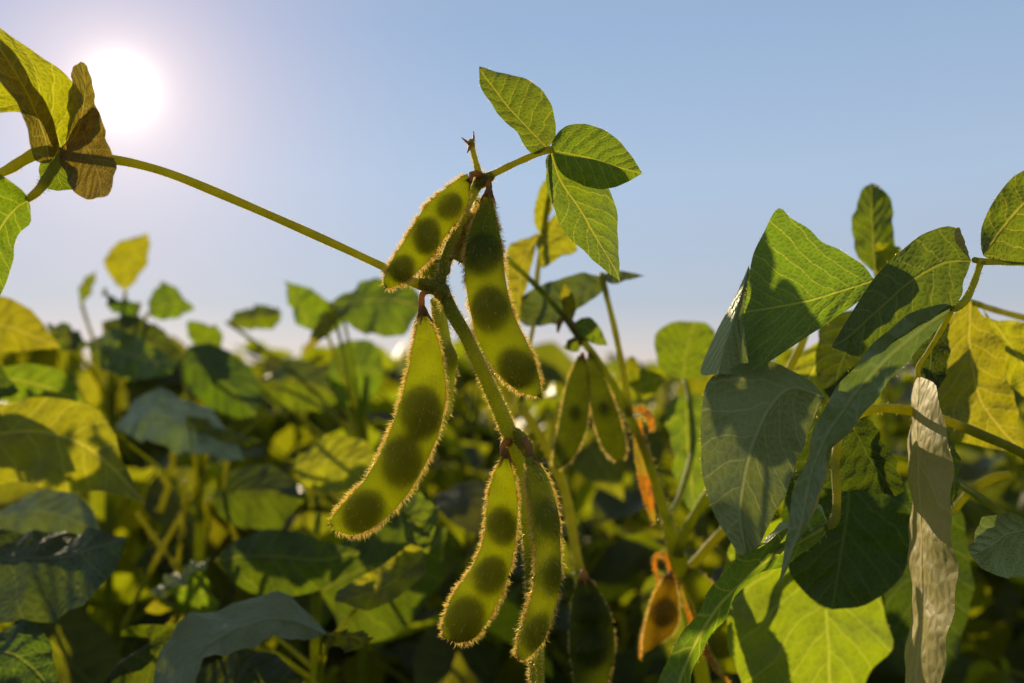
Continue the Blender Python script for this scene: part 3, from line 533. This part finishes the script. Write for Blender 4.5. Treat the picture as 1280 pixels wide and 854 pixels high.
leaf(C, c4, M_SHADE, [(1030, 500), (1000, 560), (985, 600)], [(1060, 520), (1085, 570), (1120, 620)], [(1090, 530), (1120, 580), (1130, 610)], d=(.262, .255), wave=.001)
# L7: upright rolled leaf at lower right
c5, _ = stalk('leaflet_stalk', [(1190, 386, .2235, 4), (1178, 410, .228, 3.5), (1160, 440, .236, 3), (1148, 458, .238, 3), (1148, 472, .238, 3)], M_STEMY, C, C)
leaf(C, c5, M_GOLDLIT, [(1140, 490), (1137, 560), (1137, 640), (1138, 720), (1136, 800), (1130, 860)], [(1149, 470), (1146, 540), (1149, 610), (1152, 690), (1152, 760), (1146, 840), (1140, 920)], [(1170, 485), (1184, 540), (1190, 620), (1193, 700), (1192, 770), (1180, 830), (1165, 890)], d=(.246, .236), dl=.016, dr=-.017, hair=150, wave=.0005, nu=50, bulge=-.05, rip=4, label='upright rolled pale leaflet lit along its edge')
leaf(C, c5, M_GOLDLIT, [(1014, 545), (1012, 590), (1011, 640)], [(1020, 528), (1022, 570), (1018, 620), (1013, 650)], [(1040, 548), (1034, 590), (1024, 625)], d=(.222, .213), dl=.003, dr=-.003, wave=.0001, label='sunlit cream edge of the bluish leaflet')
leaf(C, c5, M_LEAF, [(1180, 560), (1186, 600)], [(1178, 530), (1192, 590), (1190, 640)], [(1195, 560), (1199, 600)], d=(.24, .24), wave=.0008)
# L8: big backlit yellow leaf on the right
c6, _ = stalk('leaf_stalk', [(1370, 420, .31, 4), (1290, 400, .32, 4), (1245, 388, .31, 4), (1215, 378, .29, 4)], M_STEMY, C, C)
leaf(C, c6, M_LEAFY, [(1190, 395), (1180, 430), (1168, 480), (1160, 525), (1175, 545)], [(1212, 376), (1212, 430), (1222, 490), (1245, 530), (1285, 570)], [(1235, 400), (1252, 430), (1262, 480), (1275, 530)], d=(.29, .285), wave=.0012, nu=34, label='big backlit yellow green leaflet')
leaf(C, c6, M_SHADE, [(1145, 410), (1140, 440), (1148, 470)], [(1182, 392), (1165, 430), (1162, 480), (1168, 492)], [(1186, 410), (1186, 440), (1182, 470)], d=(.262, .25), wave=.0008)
leaf(C, c6, M_LEAFY, [(1240, 400), (1290, 410)], [(1228, 385), (1262, 430), (1310, 500)], [(1240, 430), (1270, 490)], d=(.30, .30), wave=.001)
# L9: leaf entering at the upper right
leaf(C, c1, M_LEAF, [(1226, 305), (1230, 275), (1250, 240), (1275, 216), (1320, 205)], [(1229, 320), (1250, 290), (1280, 255), (1320, 225), (1360, 215)], [(1250, 328), (1285, 328), (1320, 300), (1345, 260)], d=(.229, .235), dl=.003, dr=-.003, hair=120, wave=.0006, label='leaflet entering at the upper right corner')
# L10: upright leaf against the sky and small one
c7, _ = stalk('leaf_stalk', [(1390, 500, .36, 5), (1240, 450, .34, 4), (1160, 400, .32, 4), (1110, 360, .33, 4), (1095, 340, .33, 4)], M_STEM, C, C)
leaf(C, c7, M_LEAF, [(1072, 320), (1065, 285), (1072, 250), (1082, 234)], [(1094, 342), (1092, 300), (1090, 262), (1090, 229)], [(1115, 320), (1117, 285), (1113, 250), (1102, 235)], d=(.33, .335), dl=.004, dr=-.006, wave=.0006, label='oval leaflet standing upright against the sky')
leaf(C, c7, M_LEAFY, [(1096, 320), (1094, 306)], [(1092, 350), (1105, 325), (1112, 303)], [(1125, 330), (1126, 312)], d=(.33, .32), wave=.0005)
# small wedge behind the folded leaf, stalk below it
stalk('leaf_stalk', [(1010, 410, .30, 4), (1000, 435, .30, 5), (985, 465, .30, 5), (965, 520, .30, 5), (960, 640, .31, 5)], M_STEMY, C, C, hair=60)
leaf(C, c7, M_LEAFY, [(960, 470), (965, 520), (990, 560)], [(1080, 395), (1030, 440), (1000, 500), (985, 560)], [(1090, 440), (1070, 500), (1030, 545)], d=(.33, .32), wave=.001)
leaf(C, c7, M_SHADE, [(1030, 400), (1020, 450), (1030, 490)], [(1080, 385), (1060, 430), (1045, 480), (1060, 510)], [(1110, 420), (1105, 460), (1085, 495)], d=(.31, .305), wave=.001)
# L11: leaf at the right edge, low
c8, _ = stalk('leaf_stalk', [(1320, 640, .265, 5), (1305, 650, .258, 4), (1290, 660, .25, 4)], M_STEM, C, C)
leaf(C, c8, M_PALE, [(1262, 640), (1230, 650), (1216, 668)], [(1300, 660), (1260, 668), (1235, 685), (1213, 695)], [(1290, 715), (1260, 722), (1230, 712)], d=(.25, .24), dl=-.006, dr=.003, wave=.0006, bulge=.1, label='dark rounded leaflet at the right edge')
stalk('leaf_stalk', [(1190, 640, .29, 5), (1215, 612, .29, 5), (1240, 598, .29, 6), (1262, 592, .29, 4)], M_STEMY, C, C)
#@@PLANTD
# ------------------------------------------------------------------ traced plants behind, left half
def auto(root, stem_px, leaves, mat=None, group=None):
    """leaves: (material, L, M, R, depth, side-offsets); each gets a stalk sweeping down to the plant's stem"""
    sx, sdep, topy = stem_px
    base = np.array(root.location)
    stalk('main_stem', to_ground(sx, topy + 60, sdep, 5.5) + [(sx, topy + 60, sdep, 5.5), (sx + 4, topy, sdep, 3)], M_STEM, root, root, n=50)
    for mt, Lf, Mf, Rf, dd, off, *lb in leaves:
        bx, by = Mf[0][:2]; d0 = dd[0]; hy = max(by + 90, topy + 70) + random.uniform(0, 50); dm = (d0 + sdep) / 2
        q, _ = stalk('leaf_stalk', [(bx, by, d0, 2.4), (bx + (sx - bx) * .18, by + 22, d0 * .8 + sdep * .2, 2.2), (bx + (sx - bx) * .6, by + (hy - by) * .5, dm, 2.3), (sx, hy, sdep, 3.4)], random.choice([M_STEM, M_STEMY]), root, root)
        leaf(root, q, mt, Lf, Mf, Rf, d=dd, dl=off[0], dr=off[1], wave=.0015, nu=24, nv=6, label=lb[0] if lb else None)
D = thing('soybean_plant', rootof(110, 854, .62), 'blurred plant whose upright yellow green leaf trio rises into the sky below the sun', 'plant')
auto(D, (140, .62, 420), [
 (M_LEAFY, [(140, 350), (131, 325), (145, 305)], [(157, 364), (160, 335), (172, 310), (185, 291)], [(172, 348), (184, 328), (187, 308)], (.62, .62), (0, 0), 'upright yellow leaflet rising highest'),
 (M_LEAF, [(188, 376), (196, 356), (212, 355)], [(184, 392), (205, 382), (222, 378), (244, 386)], [(200, 400), (222, 397)], (.62, .60), (.01, 0)),
 (M_LEAF, [(98, 368), (104, 350)], [(102, 380), (110, 358), (121, 338)], [(112, 370), (118, 354)], (.66, .66), (0, 0)),
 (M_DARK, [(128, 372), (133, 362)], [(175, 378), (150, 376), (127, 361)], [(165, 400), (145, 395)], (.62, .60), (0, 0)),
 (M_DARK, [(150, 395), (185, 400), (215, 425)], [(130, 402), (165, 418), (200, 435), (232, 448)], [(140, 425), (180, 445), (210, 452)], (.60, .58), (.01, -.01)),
 (M_LEAF, [(125, 418), (150, 412), (180, 425)], [(112, 428), (150, 440), (185, 450), (222, 455)], [(125, 460), (165, 475), (205, 470)], (.55, .50), (.02, -.01)),
 (M_LEAF, [(72, 404), (92, 410)], [(60, 406), (85, 420), (112, 432)], [(70, 434), (92, 440)], (.55, .54), (.01, -.01)),
 (M_LEAFY, [(105, 470), (120, 460)], [(95, 478), (120, 485), (150, 478)], [(110, 505), (135, 500)], (.7, .7), (0, 0)),
])
Dn = thing('soybean_plant', rootof(-60, 854, .42), 'blurred plant at the left edge with a big drooping half shaded leaf', 'plant')
auto(Dn, (-70, .42, 430), [
 (M_LEAFY, [(-20, 375), (10, 372), (38, 388), (60, 412)], [(-60, 420), (-20, 405), (20, 412), (50, 425), (75, 434)], [(-30, 445), (10, 440), (45, 438)], (.42, .42), (.002, .0), 'yellow green leaflet at the left edge under the sun'),
 (M_LEAF, [(10, 458), (45, 455), (85, 470)], [(-20, 470), (20, 475), (60, 485), (105, 505)], [(0, 500), (40, 510), (80, 512)], (.43, .43), (.0, 0)),
 (M_LEAFY, [(-30, 520), (20, 500), (75, 498), (120, 512), (145, 545), (160, 590)], [(-70, 560), (-10, 545), (50, 540), (100, 555), (140, 585), (183, 631)], [(-40, 610), (20, 602), (80, 615), (130, 614)], (.365, .35), (.002, -.001), 'big drooping leaflet half in shade'),  # sunlit tone put in through the brighter blade colour
 (M_DARK, [(-30, 455), (-10, 448)], [(-70, 470), (-20, 478), (25, 490)], [(-40, 505), (-10, 505)], (.40, .40), (.01, 0)),
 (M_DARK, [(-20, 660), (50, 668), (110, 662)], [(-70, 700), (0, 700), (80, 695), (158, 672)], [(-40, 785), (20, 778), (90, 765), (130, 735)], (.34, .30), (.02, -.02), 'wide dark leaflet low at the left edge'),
 (M_BLUE, [(20, 625), (70, 612), (105, 625)], [(-10, 650), (40, 640), (85, 648), (130, 672)], [(10, 672), (60, 675), (100, 678)], (.42, .40), (.01, 0)),
 (M_DARK, [(-10, 790), (30, 778), (60, 800)], [(-60, 830), (0, 815), (40, 835), (80, 885)], [(-30, 870), (20, 890)], (.30, .28), (.01, -.01)),
])
E1 = thing('soybean_plant', rootof(330, 854, .40), 'blurred plant at lower left with a broad blue grey curved leaf near the bottom edge', 'plant')
auto(E1, (395, .40, 640), [
 (M_BLUE, [(385, 765), (345, 743), (300, 749), (240, 773), (203, 812), (180, 860), (170, 910)], [(410, 793), (365, 775), (315, 778), (270, 798), (235, 835), (212, 880), (195, 940)], [(370, 800), (325, 802), (280, 818), (245, 845), (225, 885)], (.31, .27), (.012, -.004), 'broad blue grey leaflet curving down at the bottom'),
 (M_LEAFY, [(425, 789), (450, 790)], [(402, 793), (440, 797), (469, 797)], [(425, 812), (450, 811)], (.31, .30), (0, 0)),
 (M_DARK, [(150, 790), (190, 780), (230, 790)], [(260, 800), (210, 800), (160, 820), (115, 870)], [(240, 850), (190, 870)], (.33, .31), (0, 0)),
 (M_PALE, [(200, 728), (240, 706)], [(188, 742), (225, 722), (264, 697)], [(205, 742), (245, 716)], (.41, .41), (.004, -.004)),
 (M_LEAF, [(215, 735), (245, 712)], [(200, 745), (240, 735), (275, 755)], [(225, 765), (262, 770)], (.425, .42), (0, 0)),
 (M_LEAFY, [(185, 768), (195, 750), (220, 745)], [(250, 745), (225, 762), (205, 790)], [(265, 765), (240, 785)], (.43, .42), (0, 0)),
 (M_DARK, [(290, 680), (330, 662), (380, 668)], [(270, 700), (330, 695), (400, 700), (450, 690)], [(310, 740), (370, 745), (420, 725)], (.38, .36), (.01, 0)),
 (M_DARK, [(420, 690), (470, 640), (520, 650)], [(400, 740), (460, 710), (520, 700), (560, 660)], [(440, 800), (500, 790), (545, 730)], (.45, .43), (.01, 0)),
 (M_DARK, [(250, 840), (300, 815), (345, 820)], [(230, 900), (290, 860), (380, 850)], [(280, 930), (350, 910)], (.33, .31), (.01, 0)),
 (M_LEAF, [(503, 625), (525, 620), (548, 636)], [(500, 632), (520, 655), (540, 672), (535, 692)], [(500, 650), (515, 680)], (.36, .34), (.01, -.01), 'curled leaflet behind the longest pod'),
 (M_LEAFY, [(515, 680), (480, 705), (445, 725), (422, 738)], [(532, 690), (505, 715), (470, 738), (418, 752)], [(530, 715), (500, 745), (460, 762)], (.35, .33), (0, 0), 'bright ragged leaflet below the longest pod'),
])
Fp = thing('soybean_plant', rootof(420, 854, .56), 'blurred plant left of the middle pods with a pointed leaf at skyline height', 'plant')
auto(Fp, (455, .56, 470), [
 (M_LEAF, [(372, 405), (362, 380), (357, 360)], [(410, 420), (385, 400), (370, 375), (355, 351)], [(432, 398), (405, 372), (385, 360)], (.55, .56), (.004, -.004), 'pointed leaflet with its tip up left'),
 (M_LEAFY, [(405, 392), (392, 412)], [(426, 384), (402, 410), (378, 445)], [(428, 392), (408, 420)], (.54, .53), (0, 0)),
 (M_LEAF, [(430, 366), (460, 352), (495, 348), (520, 362)], [(412, 380), (450, 378), (490, 375), (530, 385)], [(430, 400), (465, 420), (505, 415)], (.50, .47), (.01, -.012), 'half dark leaflet behind the stem fork'),
 (M_LEAF, [(300, 388), (325, 382), (345, 384)], [(284, 403), (315, 398), (351, 390)], [(300, 410), (330, 412), (350, 404)], (.66, .64), (.01, 0)),
 (M_LEAF, [(236, 420), (234, 402), (255, 404)], [(255, 445), (256, 425), (262, 408)], [(275, 440), (278, 420), (270, 406)], (.62, .62), (0, 0)),
 (M_LEAF, [(415, 440), (440, 425), (470, 430)], [(410, 470), (440, 460), (480, 465)], [(430, 505), (465, 500)], (.60, .58), (.01, 0)),
 (M_LEAFY, [(375, 572), (400, 548), (440, 545), (465, 560)], [(362, 585), (400, 578), (440, 575), (475, 582)], [(385, 610), (420, 616), (455, 605)], (.46, .45), (.008, -.004), 'lit oval leaflet left of the longest pod'),
 (M_LEAF, [(345, 460), (380, 450), (420, 470)], [(320, 480), (370, 475), (430, 500)], [(340, 505), (390, 515)], (.62, .6), (.02, 0)),
])
Gp = thing('soybean_plant', rootof(225, 854, .50), 'blurred plant with a blue grey sheen leaf between the left leaf and the pods', 'plant')
auto(Gp, (250, .50, 540), [
 (M_BLUE, [(165, 505), (200, 488), (235, 500), (275, 525)], [(145, 535), (190, 520), (240, 535), (306, 575)], [(175, 550), (220, 562), (265, 572)], (.50, .46), (.03, -.012), 'blue grey leaflet catching the sky'),
 (M_LEAFY, [(245, 520), (280, 535)], [(235, 520), (275, 545), (330, 552)], [(250, 540), (295, 556)], (.47, .47), (.005, 0)),
 (M_DARK, [(240, 430), (290, 440), (325, 480)], [(225, 450), (270, 470), (320, 520)], [(240, 490), (285, 520)], (.58, .55), (.02, 0)),
 (M_DARK, [(290, 590), (330, 580), (370, 600)], [(260, 625), (320, 615), (385, 620)], [(290, 655), (345, 660)], (.50, .48), (.02, 0)),
])
for pts in ([(150, 790, .5, 3), (200, 690, .5, 3), (240, 620, .5, 3), (262, 560, .5, 2.5)], [(215, 760, .48, 3), (225, 680, .48, 3), (232, 600, .48, 2.5)],
            [(262, 740, .46, 3.5), (215, 700, .46, 3), (170, 640, .46, 3)], [(300, 690, .5, 3), (280, 620, .5, 3), (290, 560, .5, 2.5), (330, 520, .5, 2.5)],
            [(430, 640, .5, 3), (395, 600, .5, 2.5), (370, 560, .5, 2.5)], [(200, 640, .52, 4), (212, 600, .52, 4), (218, 560, .52, 3)]):
    stalk('leaf_stalk', pts, M_STEMY, Gp, Gp, hair=90, hl=.0018)
#@@FIELD
# ------------------------------------------------------------------ the field behind: many plants
def leaflet_local(length, width, droop, fold, seed):
    n = 9; u = np.linspace(0, 1, n); rs = random.Random(seed)
    y = u * length; z = -droop * length * u ** 2 + .03 * length * np.sin(u * 5 + rs.random() * 6)
    x = .05 * length * np.sin(u * 3 + rs.random() * 6)
    Mi = np.stack([x, y, z], 1)
    wd = width * np.sin(np.pi * u ** .72) ** .85
    lo = np.stack([x - wd, y + .0 * u, z + fold * wd], 1); ro = np.stack([x + wd, y, z + fold * wd], 1)
    return lo[1:-1], Mi, ro[1:-1]
def rotm(yaw, pitch, roll):
    return np.array(Matrix.Rotation(yaw, 3, 'Z') @ Matrix.Rotation(pitch, 3, 'X') @ Matrix.Rotation(roll, 3, 'Y'))
def make_plant(seed, parts=True, h=.75, nleaf=16):
    rs = random.Random(seed); col = []
    root = bpy.data.objects.new('soybean_plant', None); COL.objects.link(root)
    n = 14; zz = np.linspace(0, h * .95, n); ph = rs.random() * 6
    path = np.stack([.02 * np.sin(zz * 7 + ph), .02 * np.cos(zz * 6 + ph), zz], 1); rad = np.linspace(.0042, .0016, n)
    stem = tube_geo(path, rad, 7).make('main_stem', M_STEM, root)
    fg = Geo(); sg = Geo()
    for k in range(nleaf):
        f = .22 + .78 * (k + .5) / nleaf; i = min(n - 1, int(f * (n - 1))); p0 = path[i]
        az = k * 2.4 + rs.uniform(-.5, .5); pl = rs.uniform(.10, .22) * (1.05 - .35 * f); up = rs.uniform(.45, 1.1)
        dv = np.array([math.cos(az) * math.cos(up), math.sin(az) * math.cos(up), math.sin(up)])
        p1 = p0 + dv * pl * .5; p2 = p0 + dv * pl + np.array([0, 0, -.01]);
        if p2[2] > h + .02: p2[2] = h + rs.uniform(-.05, .02); p1[2] = min(p1[2], h)
        pp = catmull([p0, p1, p2], 7)
        tgt = Geo() if parts else sg
        tube_geo(pp, np.linspace(.0016, .0009, 7), 5, tgt)
        pet = tgt.make('leaf_stalk', rs.choice([M_STEM, M_STEMY]), root) if parts else None
        for a in (0, 1.35, -1.35):
            Lf, Mf, Rf = leaflet_local(rs.uniform(.05, .09), rs.uniform(.019, .033), rs.uniform(0, .5), rs.uniform(-.1, .6), rs.random())
            mt = rotm(az - math.pi / 2 + a + rs.uniform(-.3, .3), rs.uniform(-1.15, .55), rs.uniform(-.9, .9))
            off = p2 + np.array([math.cos(az + a), math.sin(az + a), 0]) * .006
            Lf, Mf, Rf = [q @ mt.T + off for q in (Lf, Mf, Rf)]
            if parts:
                g = blade(Lf, Mf, Rf, nu=12, nv=3, wave=.0018, seed=rs.randrange(9999))[0]; g.make('leaflet', M_FIELD, pet)
            else: blade(Lf, Mf, Rf, nu=8, nv=2, wave=.0018, seed=rs.randrange(9999), g=fg)
    if not parts:
        fg.make('foliage', M_FIELD, root); sg.make('leaf_stalk', M_STEMY, root)
    # hanging pods close to the stem
    for k in range(5):
        i = rs.randrange(4, n - 2); p0 = path[i]; az = rs.random() * 6.28; ln = rs.uniform(.035, .05)
        c = catmull([p0, p0 + np.array([math.cos(az) * .012, math.sin(az) * .012, .002]), p0 + np.array([math.cos(az) * .02, math.sin(az) * .02, -ln])], 12)
        g = tube_geo(c, .0042 * np.sin(np.linspace(.15, 3.0, 12)) ** .5 * (1 + .15 * np.sin(np.linspace(0, 19, 12))), 7)
        g.make('pod', rs.choice([M_POD, M_PODY, M_POD]), root)
    return root
def kids(o): return [c for c in list(o.children)]
def copy_tree(o, parent=None):
    c = o.copy(); COL.objects.link(c)
    if parent: c.parent = parent
    for ch in kids(o): copy_tree(ch, c)
    return c
near = [make_plant(100 + i, True, nleaf=27) for i in range(5)]
far = [make_plant(200 + i, False, nleaf=14) for i in range(5)]
used = set()
def place(proto, x, y, z, rz, s, label, group):
    o = proto if proto.name not in used else copy_tree(proto)
    used.add(proto.name); used.add(o.name)
    o.location = (x, y, z); o.rotation_euler = (0, 0, rz); o.scale = (s, s, s)
    o['label'] = label; o['category'] = 'plant'; o['group'] = group
rs = random.Random(5)
spots = []
tries = 0
def slope(y): return .51 + .06   # half width of view per metre plus a margin
while len(spots) < 64 and tries < 20000:
    tries += 1; y = .62 + 1.7 * rs.random() ** 1.2; x = rs.uniform(-slope(y) * y - .12, slope(y) * y + .12)
    if all((x - a) ** 2 + (y - b) ** 2 > .125 ** 2 for a, b in spots): spots.append((x, y))
for x, y in spots:
    s = (rs.uniform(1.0, 1.07) if x < -.1 else rs.uniform(.96, 1.03)) if y > .95 else rs.uniform(.86, .93)
    place(near[rs.randrange(5)], x, y, 0, rs.random() * 6.28, s, 'blurred leafy soybean plant in the field close behind the sharp pods', 'soybean plants close behind the pods')
fs = []
tries = 0
while len(fs) < 230 and tries < 20000:
    tries += 1; y = 2.3 + 7.5 * rs.random() ** 1.25; x = rs.uniform(-slope(y) * y - .2, slope(y) * y + .2)
    if all((x - a) ** 2 + (y - b) ** 2 > .19 ** 2 for a, b in fs[-400:]): fs.append((x, y))
for x, y in fs:
    place(far[rs.randrange(5)], x, y, 0, rs.random() * 6.28, rs.uniform(.95, 1.07), 'small far soybean plant in the blurred field below the skyline', 'far soybean plants of the field')
# the rest of the field to the horizon: one uncountable canopy of leaves
n = 26000; rr = np.random.default_rng(3)
yy = 6 + 110 * rr.random(n) ** 2.2; xx = (rr.random(n) * 2 - 1) * (yy * .58 + 1); zc = .52 + .26 * rr.random(n) ** .6 + .03 * np.sin(xx * 1.1) + .03 * np.sin(yy * .7)
sz = .05 + .0016 * yy
a = nrm(rr.normal(size=(n, 3)) + np.array([0, 0, -.2])) ; b = nrm(np.cross(a, rr.normal(size=(n, 3))))
c0 = np.stack([xx, yy, zc], 1)
V = np.stack([c0 - a * sz[:, None], c0 - a * .1 * sz[:, None] + b * sz[:, None] * .55, c0 + a * sz[:, None], c0 - a * .1 * sz[:, None] - b * sz[:, None] * .55], 1).reshape(-1, 3)
Fc = (np.arange(n)[:, None] * 4 + np.arange(4)[None]).tolist()
U = np.tile(np.array([[0, 0], [.4, .3], [1, 0], [.4, -.3]]), (n, 1))
o = mesh('distant_crop', V, Fc, M_FIELD, uv=U); o['kind'] = 'stuff'; o['label'] = 'far soybean canopy running to the horizon'
